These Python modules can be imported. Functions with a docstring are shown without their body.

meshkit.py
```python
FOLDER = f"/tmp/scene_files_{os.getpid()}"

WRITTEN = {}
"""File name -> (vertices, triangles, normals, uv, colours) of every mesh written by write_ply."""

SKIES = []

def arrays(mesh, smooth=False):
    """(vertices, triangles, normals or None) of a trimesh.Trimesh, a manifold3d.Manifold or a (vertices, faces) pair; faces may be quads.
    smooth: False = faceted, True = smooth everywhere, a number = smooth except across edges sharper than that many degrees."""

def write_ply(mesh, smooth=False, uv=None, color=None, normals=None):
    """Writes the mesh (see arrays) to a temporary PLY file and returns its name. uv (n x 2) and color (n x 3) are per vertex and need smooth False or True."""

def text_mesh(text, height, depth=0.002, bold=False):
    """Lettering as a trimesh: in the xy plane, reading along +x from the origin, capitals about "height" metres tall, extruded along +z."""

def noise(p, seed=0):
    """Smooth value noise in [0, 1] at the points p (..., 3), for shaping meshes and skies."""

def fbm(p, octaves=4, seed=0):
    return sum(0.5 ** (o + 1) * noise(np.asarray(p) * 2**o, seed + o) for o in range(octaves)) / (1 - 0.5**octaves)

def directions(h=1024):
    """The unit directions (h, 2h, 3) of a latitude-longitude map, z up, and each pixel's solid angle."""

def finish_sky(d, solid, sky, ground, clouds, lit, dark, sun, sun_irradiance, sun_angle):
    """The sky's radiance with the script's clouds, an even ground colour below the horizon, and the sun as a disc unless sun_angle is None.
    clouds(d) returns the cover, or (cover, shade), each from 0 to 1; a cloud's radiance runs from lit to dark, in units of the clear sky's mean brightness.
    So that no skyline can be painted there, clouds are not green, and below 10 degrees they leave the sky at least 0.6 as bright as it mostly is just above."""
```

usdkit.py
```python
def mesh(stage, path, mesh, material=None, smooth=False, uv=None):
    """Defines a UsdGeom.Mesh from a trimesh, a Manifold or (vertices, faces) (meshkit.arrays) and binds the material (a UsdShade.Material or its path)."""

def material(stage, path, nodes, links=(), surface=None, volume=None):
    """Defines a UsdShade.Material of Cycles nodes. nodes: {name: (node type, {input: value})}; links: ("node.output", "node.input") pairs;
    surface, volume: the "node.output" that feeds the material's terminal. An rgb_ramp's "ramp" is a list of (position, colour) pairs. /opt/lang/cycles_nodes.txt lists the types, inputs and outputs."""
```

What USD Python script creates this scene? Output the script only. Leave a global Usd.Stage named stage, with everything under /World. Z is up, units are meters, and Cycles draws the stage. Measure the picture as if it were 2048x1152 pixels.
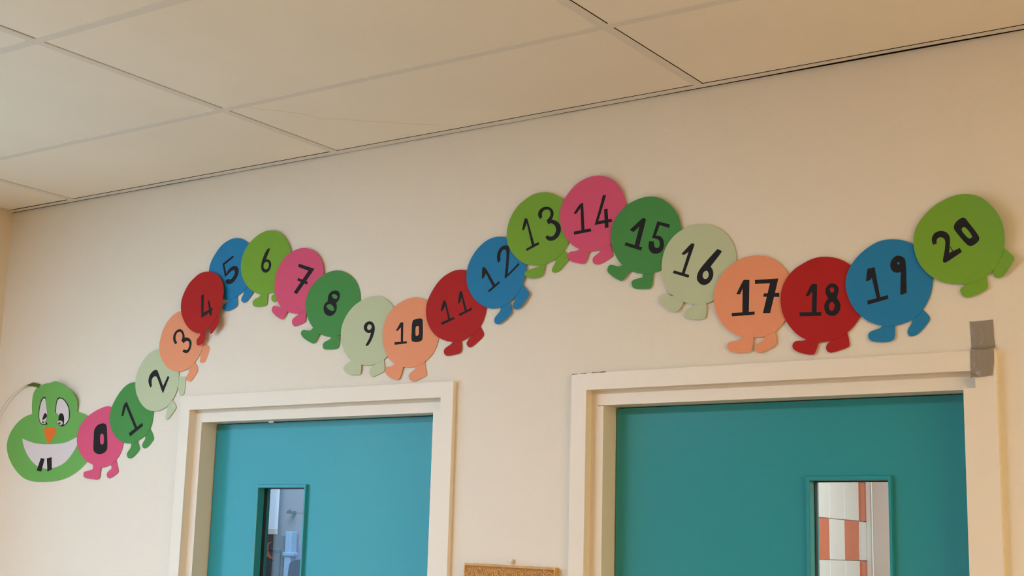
import math, random
import numpy as np
import manifold3d as m3
import trimesh
import shapely.geometry as sg
import usdkit, meshkit
from pxr import Usd, UsdGeom, UsdLux, UsdShade, Gf, Sdf

random.seed(7)
rng = np.random.default_rng(7)
stage = Usd.Stage.CreateInMemory()
UsdGeom.SetStageUpAxis(stage, UsdGeom.Tokens.z)
UsdGeom.SetStageMetersPerUnit(stage, 1.0)
UsdGeom.Xform.Define(stage, '/World')

# ------------------------------------------------------------------ camera
EYE = 1.655                       # metres above the floor, 3.018 m in front of the picture wall (y = 0)
CEIL = 2.809
cam = UsdGeom.Camera.Define(stage, '/World/camera')
R_ = (0.82491341, 0.56464041, 0.02644004)
U_ = (0.08352185, -0.16801622, 0.98223961)
B_ = (0.55905453, -0.8080543, -0.18575865)
cam.AddTransformOp().Set(Gf.Matrix4d(*R_, 0, *U_, 0, *B_, 0, 0, -3.0181, EYE, 1))
cam.CreateHorizontalApertureAttr(36.0)
cam.CreateVerticalApertureAttr(20.25)
cam.CreateFocalLengthAttr(36.0 * 2804.69 / 2048)
cam.CreateClippingRangeAttr(Gf.Vec2f(0.05, 100))
cam.CreateExposureAttr(0.0)


def rect_light(name, pos, normal_up, w, h, color, intensity):
    """normal_up: (direction the light faces, its up vector)"""
    z = -np.array(normal_up[0], float)
    y = np.array(normal_up[1], float)
    x = np.cross(y, z)
    L = UsdLux.RectLight.Define(stage, '/World/' + name)
    L.AddTransformOp().Set(Gf.Matrix4d(*x, 0, *y, 0, *z, 0, *pos, 1))
    L.CreateWidthAttr(w)
    L.CreateHeightAttr(h)
    L.CreateColorAttr(Gf.Vec3f(*color))
    L.CreateIntensityAttr(intensity)
    return L


# ------------------------------------------------------------------ daylight and lamps
DAY = (1.25, 2.36, 3.28)              # blue north sky in the side window
SUN = (9.2, 7.4, 4.6)                 # sun-warmed light in the window of the right wall
COOL = (39.0, 44.0, 54.0)             # cool white tubes in the left lamp
WARM = (52.0, 41.5, 21.8)             # warm white tubes in the right lamp
WINDOWS = [('left', -1.9, 2.1, 0.85, 2.42), ('right', -3.0, 2.1, 0.80, 2.20)]            # wall, centre along the wall, width, sill and head height
rect_light('window_skylight', (-4.30, -1.9, 1.635), ((1, 0, 0), (0, 0, 1)), 2.0, 1.47, DAY, 1.08)
rect_light('window_sunlight', (4.22, -3.0, 1.50), ((-1, 0, 0), (0, 0, 1)), 2.0, 1.3, SUN, 1.0)
# fluorescent troffers set into the ceiling grid, left and right of the camera (their diffusers emit)
TROFFERS = [(-3.309, -2.578, 'cool'), (1.491, -2.578, 'warm')]
# the rooms behind the two doors
rect_light('storeroom_light', (-3.6, 0.75, 2.52), ((0, 0, -1), (0, 1, 0)), 1.0, 0.6, (0.70, 0.85, 1.0), 11.0)
rect_light('washroom_light', (-1.1, 1.2, 2.52), ((0, 0, -1), (0, 1, 0)), 1.0, 0.6, (0.96, 1.0, 1.02), 20.0)

# ------------------------------------------------------------------ helpers
used = {}


def numbered(parent, name):
    k = (parent, name)
    n = used.get(k, 0)
    used[k] = n + 1
    return name if n == 0 else '%s_%03d' % (name, n)


def tag(prim, label=None, cat=None, group=None, kind=None):
    p = prim.GetPrim() if hasattr(prim, 'GetPrim') else prim
    for k, v in (('label', label), ('category', cat), ('group', group), ('kind', kind)):
        if v:
            p.SetCustomDataByKey(k, v)
    return p


def thing(name, loc=(0, 0, 0), **kw):
    x = UsdGeom.Xform.Define(stage, '/World/' + numbered('/World', name))
    x.AddTranslateOp().Set(Gf.Vec3d(*map(float, loc)))
    return tag(x, **kw)


def obj(name, mesh, mat, parent=None, smooth=30, label=None, cat=None, group=None, kind=None):
    pp = '/World' if parent is None else str(parent.GetPath())
    m = usdkit.mesh(stage, pp + '/' + numbered(pp, name), mesh, mat, smooth=smooth)
    return tag(m, label, cat, group, kind)


def box(x0, x1, y0, y1, z0, z1):
    b = trimesh.creation.box((x1 - x0, y1 - y0, z1 - z0))
    b.apply_translation(((x0 + x1) / 2, (y0 + y1) / 2, (z0 + z1) / 2))
    return b


def rbox(x0, x1, y0, y1, z0, z1, c=0.002):
    """box with chamfered edges"""
    pts = []
    for sx in (0, 1):
        for sy in (0, 1):
            for sz in (0, 1):
                p = np.array([(x0, x1)[sx], (y0, y1)[sy], (z0, z1)[sz]], float)
                d = np.array([1 - 2 * sx, 1 - 2 * sy, 1 - 2 * sz]) * c
                for k in range(3):
                    q = p + d
                    q[k] = p[k]
                    pts.append(q)
    return m3.Manifold.hull_points(np.array(pts))


def join(*ms):
    out = []
    for m in ms:
        v, f, _ = meshkit.arrays(m)
        out.append(trimesh.Trimesh(v, f, process=False))
    return trimesh.util.concatenate(out)


def mbox(x0, x1, y0, y1, z0, z1):
    return m3.Manifold.cube((x1 - x0, y1 - y0, z1 - z0)).translate((x0, y0, z0))


def smooth_poly(flat, limit=62, it=2):
    """corner cutting that keeps sharp corners; flat: x0, z0, x1, z1 ... in tenths of a millimetre"""
    p = np.array(flat, float).reshape(-1, 2) * 1e-4
    for _ in range(it):
        a, b = np.roll(p, 1, 0), np.roll(p, -1, 0)
        u, v = p - a, b - p
        ang = np.degrees(np.abs(np.arctan2(u[:, 0] * v[:, 1] - u[:, 1] * v[:, 0], (u * v).sum(1))))
        q = []
        for i in range(len(p)):
            if ang[i] < limit and ang[i] > 4:
                q += [p[i] * 0.75 + a[i] * 0.25, p[i] * 0.75 + b[i] * 0.25]
            else:
                q.append(p[i])
        p = np.array(q)
    return p


def sheet(rings, t, lift, t0=0.0, step=0.012):
    """paper cut to the rings (outline, holes) in the x-z plane, t thick, lying lift(x, z) + t0 in front of the wall"""
    cs = m3.CrossSection([np.ascontiguousarray(r) for r in rings], m3.FillRule.EvenOdd)
    m = cs.extrude(t).refine_to_length(step)

    def warp(P):
        return np.stack([P[:, 0], -(lift(P[:, 0], P[:, 1]) + t0 + P[:, 2]), P[:, 1]], 1)
    return m.warp_batch(warp)


# ------------------------------------------------------------------ materials
def mat(name, color, rough=0.6, spec=0.5, bump=None, coat=0.0, mottle=None, metallic=0.0, coat_rough=0.1):
    """bump: list of (noise scale, height in metres); mottle: (noise scale, amount)"""
    nodes = {'p': ('principled_bsdf', {'base_color': color, 'roughness': rough, 'specular_ior_level': spec, 'coat_weight': coat, 'coat_roughness': coat_rough, 'metallic': metallic})}
    links = []
    if bump or mottle:
        nodes['g'] = ('geometry', {})
    if mottle:
        sc, am = mottle
        nodes['mn'] = ('noise_texture', {'scale': sc, 'detail': 4.0})
        c = np.array(color)
        nodes['mr'] = ('rgb_ramp', {'ramp': [(0.3, tuple(c * (1 - am))), (0.7, tuple(np.minimum(c * (1 + am), 1)))]})
        links += [('g.position', 'mn.vector'), ('mn.fac', 'mr.fac'), ('mr.color', 'p.base_color')]
    prev = None
    for i, (sc, h) in enumerate(bump or []):
        nodes['n%d' % i] = ('noise_texture', {'scale': sc, 'detail': 2.0})
        nodes['b%d' % i] = ('bump', {'distance': h, 'strength': 1.0})
        links += [('g.position', 'n%d.vector' % i), ('n%d.fac' % i, 'b%d.height' % i)]
        if prev:
            links.append((prev, 'b%d.normal' % i))
        prev = 'b%d.normal' % i
    if prev:
        links.append((prev, 'p.normal'))
    return usdkit.material(stage, '/World/Looks/' + name, nodes, links, surface='p.BSDF')


UsdGeom.Scope.Define(stage, '/World/Looks')


def lin(r, g, b):
    return tuple(((v / 255) / 12.92 if v / 255 <= 0.04045 else ((v / 255 + 0.055) / 1.055) ** 2.4) for v in (r, g, b))


M = {}
M['wall'] = mat('wall_paint', lin(229, 220, 205), 0.75, 0.3, bump=[(330, 0.0006), (110, 0.0004)])
M['wall_side'] = mat('wall_paint_beige', lin(224, 208, 184), 0.75, 0.3, bump=[(330, 0.0006)])
M['ceiling_tile'] = mat('ceiling_tile_board', lin(241, 232, 215), 0.9, 0.2, bump=[(420, 0.0003)], mottle=(3.0, 0.02))
M['grid'] = mat('ceiling_grid_metal', lin(226, 219, 206), 0.6, 0.3)
M['stain'] = mat('water_stain', lin(231, 217, 194), 0.9, 0.2)
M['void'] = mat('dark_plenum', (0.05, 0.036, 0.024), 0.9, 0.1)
M['frame'] = mat('frame_gloss_paint', lin(231, 221, 205), 0.4, 0.5, bump=[(35, 0.0004)])
M['teal'] = mat('door_teal_paint', lin(41, 145, 156), 0.17, 0.44, bump=[(420, 0.00004), (30, 0.00006)])
M['gasket'] = mat('black_glazing_gasket', (0.012, 0.012, 0.012), 0.5)
M['floor'] = mat('floor_linoleum', lin(168, 136, 98), 0.4, 0.5, mottle=(6.0, 0.12))
M['trim_dark'] = mat('crack_dark', (0.05, 0.035, 0.02), 0.9, 0.1)
M['latch'] = mat('latch_metal', (0.55, 0.5, 0.42), 0.35, 0.5, metallic=1.0)
PAPER = dict(
    pink=lin(213.2, 82.0, 119.9), green=lin(68.7, 140.4, 69.1), mint=lin(187.2, 198.3, 163.1), peach=lin(230.9, 150.8, 111.4), red=lin(172.8, 16.5, 12.5),
    blue=lin(25.8, 123.6, 177.3), lime=lin(117.6, 165.6, 47.0), face=lin(104.9, 170.7, 83.7))
for k, c in PAPER.items():
    M[k] = mat('paper_' + k, c, 0.72, 0.35, bump=[(900, 0.00012), (45, 0.0006)])
M['feeler'] = mat('paper_olive', lin(86, 100, 46), 0.95, 0.03)
M['ink'] = mat('black_paper', (0.014, 0.013, 0.016), 0.7, 0.2, bump=[(900, 0.0001)])
M['white_paper'] = mat('white_paper', lin(214, 206, 208), 0.7, 0.35)
M['orange_paper'] = mat('orange_paper', lin(226, 112, 40), 0.75, 0.3, mottle=(220.0, 0.12))
M['goog_white'] = mat('googly_eye_white', lin(205, 200, 192), 0.15, 0.5, coat=0.6)
M['goog_pupil'] = mat('googly_eye_pupil', lin(70, 60, 60), 0.2, 0.5)
M['tape'] = mat('duct_tape', lin(142, 131, 116), 0.34, 0.6, bump=[(1400, 0.0001), (90, 0.0016)])
M['wood'] = mat('carved_wood', lin(206, 156, 84), 0.5, 0.5, mottle=(60.0, 0.2))
M['wood_dark'] = mat('carved_wood_ground', lin(168, 114, 50), 0.6, 0.4, mottle=(80.0, 0.2))
M['tack'] = mat('tack_plastic', lin(226, 218, 200), 0.3, 0.5, coat=0.4)
M['tile_white'] = mat('glazed_tile_white', lin(226, 226, 220), 0.12, 0.5, coat=0.4)
M['tile_orange'] = mat('glazed_tile_orange', lin(206, 104, 66), 0.12, 0.5, coat=0.4)
M['grout'] = mat('tile_grout', lin(206, 202, 194), 0.9, 0.1)
M['grey_wall'] = mat('grey_wall', lin(150, 152, 164), 0.7, 0.3)
M['white_wall'] = mat('white_wall', lin(205, 200, 192), 0.7, 0.3)
M['beige_panel'] = mat('beige_panel', lin(190, 178, 168), 0.5, 0.4)
M['board'] = mat('grey_board', lin(104, 100, 108), 0.6, 0.3)
M['board_dark'] = mat('dark_grey_board', lin(66, 62, 68), 0.6, 0.3)
M['bright'] = mat('pale_blue_sheet', lin(222, 234, 252), 0.6, 0.3)
M['lightblue'] = mat('pale_blue_plastic', lin(150, 182, 222), 0.3, 0.5)
M['lilac'] = mat('lilac_cloth', lin(140, 128, 190), 0.8, 0.2)
M['purple'] = mat('dark_purple_fabric', lin(44, 18, 60), 0.9, 0.2)
M['crescent'] = mat('rust_orange_paper', lin(176, 92, 74), 0.7, 0.3)
M['hook'] = mat('dark_grey_metal', lin(86, 88, 92), 0.4, 0.5)


def emit_mat(name, color, strength):
    return usdkit.material(stage, '/World/Looks/' + name, {'e': ('emission', {'color': color, 'strength': strength})}, [], surface='e.emission')


M['cool'] = emit_mat('cool_diffuser', COOL, 1.0)
M['warm'] = emit_mat('warm_diffuser', WARM, 1.0)
M['glass'] = usdkit.material(stage, '/World/Looks/pane_glass', {
    't': ('transparent_bsdf', {'color': (0.95, 0.965, 0.965)}), 'r': ('glossy_bsdf', {'color': (1, 1, 1), 'roughness': 0.02}),
    'w': ('layer_weight', {'blend': 0.5}), 'k': ('math', {'math_type': 'power', 'value2': 5.0}), 'f': ('math', {'math_type': 'multiply_add', 'value2': 0.9, 'value3': 0.025}), 'm': ('mix_closure', {})},
    [('w.facing', 'k.value1'), ('k.value', 'f.value1'), ('f.value', 'm.fac'), ('t.BSDF', 'm.closure1'), ('r.BSDF', 'm.closure2')], surface='m.closure')

# ------------------------------------------------------------------ outlines measured on the wall: tenths of a millimetre, relative to each centre
SEGMENTS = [
 {"n":0,"c":[-36953,19887],"r":[1148,1139,1122,1101,1077,1054,1032,1010,990,972,956,941,927,916,911,914,923,936,951,965,977,988,999,1013,1030,1049,1066,1080,1090,1100,1108,1115,1116,1115,1111,1104,1093,1083,1075,1069,1065,1062,1061,1062,1063,1064,1065,1066,1068,1068,1063,1051,1034,1013,991,973,960,952,951,954,959,970,987,1008,1030,1054,1077,1099,1117,1131,1142,1149],"l":[[-285,-805,-246,-973,-310,-1043,-545,-1065,-670,-1099,-699,-1159,-667,-1267,-590,-1291,-294,-1318,-71,-1355,53,-1332,98,-1261,99,-1119,112,-929,115,-810,-114,-712],[565,-817,624,-1006,473,-1087,404,-1169,440,-1264,519,-1324,675,-1289,876,-1185,949,-1139,960,-1057,877,-892,800,-690,638,-676]],"d":[[[-5,467,141,460,219,417,258,332,305,68,365,-339,322,-433,205,-507,28,-540,-158,-508,-264,-446,-313,-350,-329,-13,-348,228,-299,336,-182,429],[36,134,111,116,148,48,176,-180,116,-227,42,-213,-7,-164,-34,52,-16,112]]]},
 {"n":1,"c":[-35533,20637],"r":[1020,1028,1031,1032,1031,1026,1019,1010,1000,993,987,982,978,975,971,968,964,960,955,952,951,953,956,959,964,974,988,1002,1010,1018,1023,1021,1011,1001,995,990,985,983,984,985,987,988,989,989,989,990,991,991,992,994,996,999,1001,1002,1001,999,996,992,985,975,965,956,949,945,945,947,951,961,974,986,998,1009],"l":[[58,-902,76,-1051,30,-1137,-88,-1247,-104,-1334,-49,-1422,65,-1443,172,-1413,426,-1219,473,-1146,424,-1034,339,-871,174,-780],[660,-693,701,-830,581,-963,566,-1061,636,-1132,728,-1139,867,-1080,1071,-888,1086,-826,1036,-702,882,-488,733,-521]],"d":[[[-275,382,292,-447,193,-494,-294,223,-381,-69,-473,-86,-423,296]],[[-65,-637,509,-322,557,-417,3,-744]]]},
 {"n":2,"c":[-34448,21654],"r":[988,988,986,985,984,980,974,970,971,972,974,977,980,984,987,988,987,986,986,986,987,990,993,996,999,998,995,991,989,989,987,985,981,975,968,963,960,959,959,960,964,970,975,978,980,981,982,984,985,986,988,992,997,1002,1004,1004,1001,996,990,986,984,980,974,966,962,964,970,976,981,984,986,988],"l":[[514,-824,555,-913,508,-1076,478,-1238,528,-1266,622,-1254,766,-1117,921,-937,931,-883,856,-771,734,-658,559,-651],[770,65,959,69,1227,60,1270,8,1260,-265,1242,-493,1132,-547,1059,-535,991,-395,945,-251,793,-156]],"d":[[[-272,-237,-358,-137,-402,-2,-379,142,-279,271,-140,338,-42,331,7,268,282,-204,457,108,540,80,304,-436,248,-363,-17,103,-101,133,-196,107,-252,25,-251,-75,-216,-155]]]},
 {"n":3,"c":[-33474,22845],"r":[966,975,982,984,985,983,980,976,973,970,968,968,967,967,967,968,968,970,971,969,965,962,962,962,962,961,960,960,961,966,974,979,980,979,977,976,975,975,974,973,973,972,972,972,972,972,973,973,974,975,976,978,979,981,982,984,983,981,977,973,968,963,958,954,952,950,948,947,946,947,951,958],"l":[[381,-847,442,-992,359,-1097,305,-1182,311,-1236,409,-1285,505,-1311,593,-1261,801,-1010,816,-945,768,-834,662,-702,475,-687],[852,-424,894,-536,860,-665,881,-720,960,-746,1067,-741,1138,-680,1261,-361,1276,-297,1216,-206,1072,-143,827,-161,719,-329]],"d":[[[-247,-88,-336,0,-373,114,-359,224,-290,331,-153,395,-25,380,78,295,130,192,145,102,239,107,369,66,456,-28,476,-139,435,-290,351,-384,243,-407,89,-340,145,-269,249,-306,325,-284,377,-177,366,-66,297,-7,203,-7,116,-77,6,12,50,109,41,198,-32,291,-129,313,-220,271,-264,173,-253,61,-172,-44]]]},
 {"n":4,"c":[-32523,24020],"r":[963,964,964,963,961,957,954,953,955,959,963,968,974,981,987,992,994,993,987,976,961,946,933,921,910,900,896,899,906,912,915,916,918,921,925,931,940,949,960,970,979,986,990,990,989,988,989,988,984,978,972,966,962,958,955,952,949,945,936,925,917,916,918,919,920,920,922,927,934,944,953,960],"l":[[-26,-948,-14,-1077,-137,-1162,-170,-1229,-135,-1348,-83,-1379,15,-1376,187,-1298,244,-1209,247,-1070,229,-884,98,-875],[446,-771,475,-900,433,-979,473,-1051,539,-1066,617,-1037,839,-833,879,-743,869,-627,789,-460,621,-563]],"d":[[[-98,204,18,235,54,-354,460,-226,474,-302,-28,-526]],[[201,4,274,17,465,-413,444,-474,369,-464]]]},
 {"n":5,"c":[-31430,24995],"r":[985,984,980,976,973,970,968,967,966,966,966,966,968,969,972,975,978,980,978,970,958,947,941,939,939,941,945,948,950,953,954,955,956,957,958,959,959,960,961,962,964,966,968,972,977,979,979,977,975,972,970,967,964,961,957,953,947,942,939,937,936,933,928,925,926,930,937,948,961,972,979,983],"l":[[2,-937,-116,-1055,-239,-1115,-280,-1193,-229,-1301,-91,-1335,99,-1315,283,-1236,342,-1183,324,-1055,289,-868,122,-854],[570,-718,567,-868,482,-976,482,-1045,541,-1107,621,-1129,714,-1109,830,-1004,1004,-835,927,-668,704,-626]],"d":[[[3,410,45,373,32,342,-328,147,-223,-149,-175,-48,-23,55,119,83,235,37,299,-80,289,-219,191,-373,57,-477,-102,-498,-212,-454,-242,-370,-151,-308,-51,-351,42,-313,127,-193,145,-101,82,-49,-43,-84,-192,-210,-279,-245,-416,186]]]},
 {"n":6,"c":[-29966,25045],"r":[1049,1046,1041,1035,1028,1020,1011,1002,994,988,983,981,981,982,983,983,984,986,989,993,999,1007,1021,1037,1044,1041,1035,1029,1026,1023,1021,1020,1020,1021,1022,1023,1025,1027,1028,1027,1026,1025,1024,1021,1019,1018,1018,1018,1016,1013,1008,1002,996,992,990,987,985,982,981,982,983,987,994,1002,1010,1018,1024,1030,1036,1043,1048,1050],"l":[[-160,-920,-176,-1039,-343,-1086,-454,-1137,-480,-1220,-440,-1308,-338,-1347,7,-1359,118,-1327,132,-1220,135,-944,-1,-873],[458,-935,336,-1021,271,-1099,301,-1186,387,-1259,468,-1259,576,-1208,726,-1077,713,-909,548,-847]],"d":[[[63,435,130,424,120,376,-14,97,85,88,182,18,223,-95,191,-225,101,-314,-29,-326,-149,-254,-202,-128,-188,17,-121,205,-20,378],[8,27,92,-5,131,-87,92,-204,-4,-224,-84,-176,-104,-89,-71,-7]]]},
 {"n":7,"c":[-28544,24356],"r":[981,984,988,992,996,999,1001,1002,1002,1005,1007,1004,996,990,989,992,994,995,994,988,979,969,964,965,968,973,976,978,980,981,981,980,979,976,973,969,965,964,972,984,993,1000,1005,1009,1012,1014,1012,1008,1003,999,994,991,988,987,986,985,982,981,983,986,988,988,987,985,983,982,983,984,983,981,979,980],"l":[[-671,-756,-784,-735,-917,-684,-1011,-706,-1052,-798,-1013,-884,-858,-1015,-658,-1124,-578,-1137,-535,-1074,-392,-872,-528,-743],[55,-953,-1,-1042,-153,-1114,-216,-1191,-202,-1286,-134,-1362,-39,-1373,267,-1296,324,-1230,328,-1067,330,-880,174,-868]],"d":[[[-53,517,577,306,-73,-405,-201,-342,335,269,-88,427]],[[-53,84,333,-62,312,-150,-89,16]]]},
 {"n":8,"c":[-27177,23563],"r":[1042,1034,1022,1009,999,992,987,984,982,979,976,973,971,972,975,979,981,983,985,990,995,1000,1004,1005,1006,1006,1006,1006,1007,1008,1008,1010,1013,1018,1023,1028,1030,1030,1028,1025,1023,1022,1020,1016,1009,1002,994,987,983,980,978,975,973,971,970,969,968,968,969,973,979,985,992,1000,1010,1022,1033,1040,1044,1046,1046,1045],"l":[[-735,-675,-777,-742,-884,-758,-1041,-713,-1134,-718,-1184,-796,-1153,-880,-1021,-993,-734,-1134,-641,-1144,-569,-1080,-441,-857,-579,-721],[-1,-955,-25,-1057,-203,-1103,-299,-1154,-314,-1245,-279,-1316,-216,-1347,131,-1363,264,-1337,310,-1272,317,-919,99,-881]],"d":[[[61,377,168,357,248,281,263,187,230,86,132,-10,168,-105,147,-242,63,-339,-70,-382,-209,-342,-323,-229,-348,-88,-294,23,-191,73,-199,190,-161,291,-59,364],[22,276,115,246,173,183,153,127,78,114,-1,162,-49,213,-37,263],[-155,-11,-48,-31,48,-119,78,-202,11,-238,-113,-194,-209,-122,-229,-51]]]},
 {"n":9,"c":[-25730,22646],"r":[1045,1042,1040,1040,1039,1037,1036,1033,1029,1024,1018,1011,1002,992,982,976,975,976,978,983,990,998,1005,1011,1016,1018,1020,1020,1020,1020,1020,1020,1019,1019,1019,1019,1020,1021,1023,1026,1029,1034,1038,1040,1039,1038,1037,1036,1035,1034,1029,1021,1010,999,988,980,975,972,970,971,973,978,983,989,995,1001,1009,1017,1027,1036,1042,1046],"l":[[-567,-836,-720,-875,-856,-927,-903,-1020,-844,-1118,-731,-1195,-512,-1229,-296,-1240,-253,-1195,-223,-937,-382,-834],[265,-951,118,-1038,47,-1116,69,-1234,134,-1308,225,-1312,579,-1190,614,-1122,559,-839,410,-854]],"d":[[[10,286,120,237,187,126,194,7,130,-202,-9,-418,-107,-424,-115,-388,-5,-240,61,-55,-30,-61,-140,-18,-217,82,-205,189,-126,267],[0,198,64,158,82,98,40,41,-36,27,-93,74,-88,145,-51,190]]]},
 {"n":10,"c":[-24229,22505],"r":[996,995,993,991,990,990,993,998,1004,1005,1003,1000,994,987,980,976,974,973,974,978,983,986,986,987,988,992,996,1001,1004,1005,1001,994,991,991,991,992,992,992,992,992,993,993,993,994,995,996,998,1000,1000,1001,1001,999,995,990,986,982,977,973,971,973,976,981,988,994,998,1001,1001,998,996,996,998,998],"l":[[-495,-850,-646,-928,-804,-907,-877,-1001,-824,-1114,-725,-1205,-502,-1301,-362,-1307,-304,-1225,-206,-914,-371,-833],[233,-926,193,-1044,14,-1132,-28,-1214,24,-1326,118,-1378,209,-1370,537,-1266,602,-1221,585,-1124,502,-844,366,-848]],"d":[[[-364,312,-270,300,-254,-243,-118,-237,-121,-298,-539,-316,-559,-241,-331,-243,-347,170,-451,74,-523,79]],[[92,360,306,382,393,351,410,240,431,-199,368,-268,186,-288,61,-253,34,-198,32,218,48,314],[194,170,270,164,283,103,291,-68,238,-114,176,-97,167,-36,159,123]]]},
 {"n":11,"c":[-22674,23126],"r":[1027,1030,1031,1031,1030,1027,1024,1021,1017,1013,1008,1002,995,989,984,981,980,981,983,987,991,991,988,984,984,990,999,1008,1013,1015,1014,1013,1011,1008,1005,1004,1004,1004,1004,1004,1004,1003,1003,1004,1004,1005,1005,1006,1007,1009,1012,1015,1015,1013,1010,1007,1001,993,986,983,980,976,971,968,967,968,970,978,989,1001,1012,1021],"l":[[-82,-950,-123,-1031,-311,-1115,-382,-1195,-369,-1279,-301,-1343,-212,-1355,139,-1313,210,-1265,226,-1172,205,-933,33,-898],[512,-846,401,-969,361,-1049,407,-1123,481,-1163,567,-1145,876,-940,943,-839,897,-742,806,-606,664,-655]],"d":[[[-429,200,-360,187,-198,-325,-66,-294,-43,-348,-452,-487,-497,-419,-256,-347,-368,42,-446,-89,-517,-108,-509,-19]],[[96,408,170,400,347,-128,502,-73,528,-134,125,-284,87,-223,287,-152,162,241,127,88,55,62,59,178]]]},
 {"n":12,"c":[-21370,23949],"r":[974,974,974,973,971,968,964,962,960,960,960,961,964,969,975,980,985,987,986,983,977,970,968,970,969,966,962,960,958,957,955,954,954,955,958,962,968,972,974,973,972,971,970,970,970,970,970,970,971,972,974,976,978,977,978,979,978,975,971,966,961,957,953,951,951,952,955,958,962,967,971,974],"l":[[183,-940,173,-1068,9,-1209,-31,-1300,1,-1384,101,-1427,213,-1411,514,-1188,553,-1097,507,-965,452,-844,279,-854],[651,-684,641,-812,566,-900,569,-993,649,-1065,760,-1078,895,-972,1081,-743,1101,-663,1021,-563,865,-410,716,-537]],"d":[[[-442,182,-355,174,-36,-327,103,-244,127,-303,-215,-530,-251,-480,-100,-379,-337,4,-388,-115,-464,-142,-464,148]],[[43,255,5,378,11,521,86,657,198,717,325,716,398,661,410,553,371,-84,707,192,745,141,313,-197,270,-181,302,136,317,538,273,602,201,609,133,533,109,416,126,307]]]},
 {"n":13,"c":[-20018,24988],"r":[1023,1026,1027,1026,1020,1013,1006,1000,995,992,989,988,986,984,982,979,978,979,981,982,982,983,985,989,993,999,1004,1010,1014,1016,1018,1018,1016,1012,1009,1007,1005,1004,1004,1005,1006,1007,1009,1012,1014,1014,1010,1005,1003,1003,1002,1000,996,993,991,989,986,982,976,969,969,975,983,988,990,993,996,1000,1005,1009,1014,1019],"l":[[65,-953,39,-1009,-152,-1038,-371,-1088,-425,-1130,-423,-1200,-365,-1264,-254,-1304,-7,-1319,128,-1273,180,-1162,201,-931],[536,-824,526,-939,435,-1070,410,-1148,438,-1204,533,-1222,665,-1172,913,-930,925,-862,869,-742,773,-639,654,-697]],"d":[[[-463,343,-385,337,-143,-382,-12,-349,9,-410,-373,-552,-402,-497,-219,-422,-395,212,-473,31,-537,26,-506,201]],[[18,272,-53,375,-29,502,79,579,229,595,367,538,443,423,435,307,383,219,525,179,636,73,680,-72,630,-230,511,-334,349,-359,239,-305,196,-230,258,-190,346,-246,454,-223,532,-102,502,29,419,109,323,131,283,94,225,213,319,296,357,386,314,485,231,519,122,496,69,420,86,323]]]},
 {"n":14,"c":[-18361,25224],"r":[1002,997,991,986,983,980,977,975,974,977,980,982,983,983,986,990,996,1000,1002,1001,999,997,998,999,1000,999,997,995,993,992,991,991,990,989,987,984,981,979,979,979,981,985,990,994,997,1000,1002,1003,1003,1002,999,997,994,990,987,983,981,981,983,983,983,981,981,982,986,993,1001,1007,1010,1011,1009,1006],"l":[[-391,-909,-509,-943,-655,-939,-734,-978,-745,-1069,-703,-1165,-582,-1234,-317,-1299,-225,-1303,-175,-1216,-88,-973,-247,-866],[249,-951,199,-1048,19,-1144,-10,-1232,23,-1315,127,-1359,256,-1349,562,-1208,594,-1155,572,-1017,518,-842,376,-838]],"d":[[[-403,307,-302,318,-251,-396,-60,-392,-45,-469,-558,-506,-573,-421,-343,-407,-374,188,-517,37,-578,67]],[[291,450,389,442,154,-220,541,-196,566,-278,49,-312]],[[323,77,426,81,460,-415,357,-426]]]},
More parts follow.
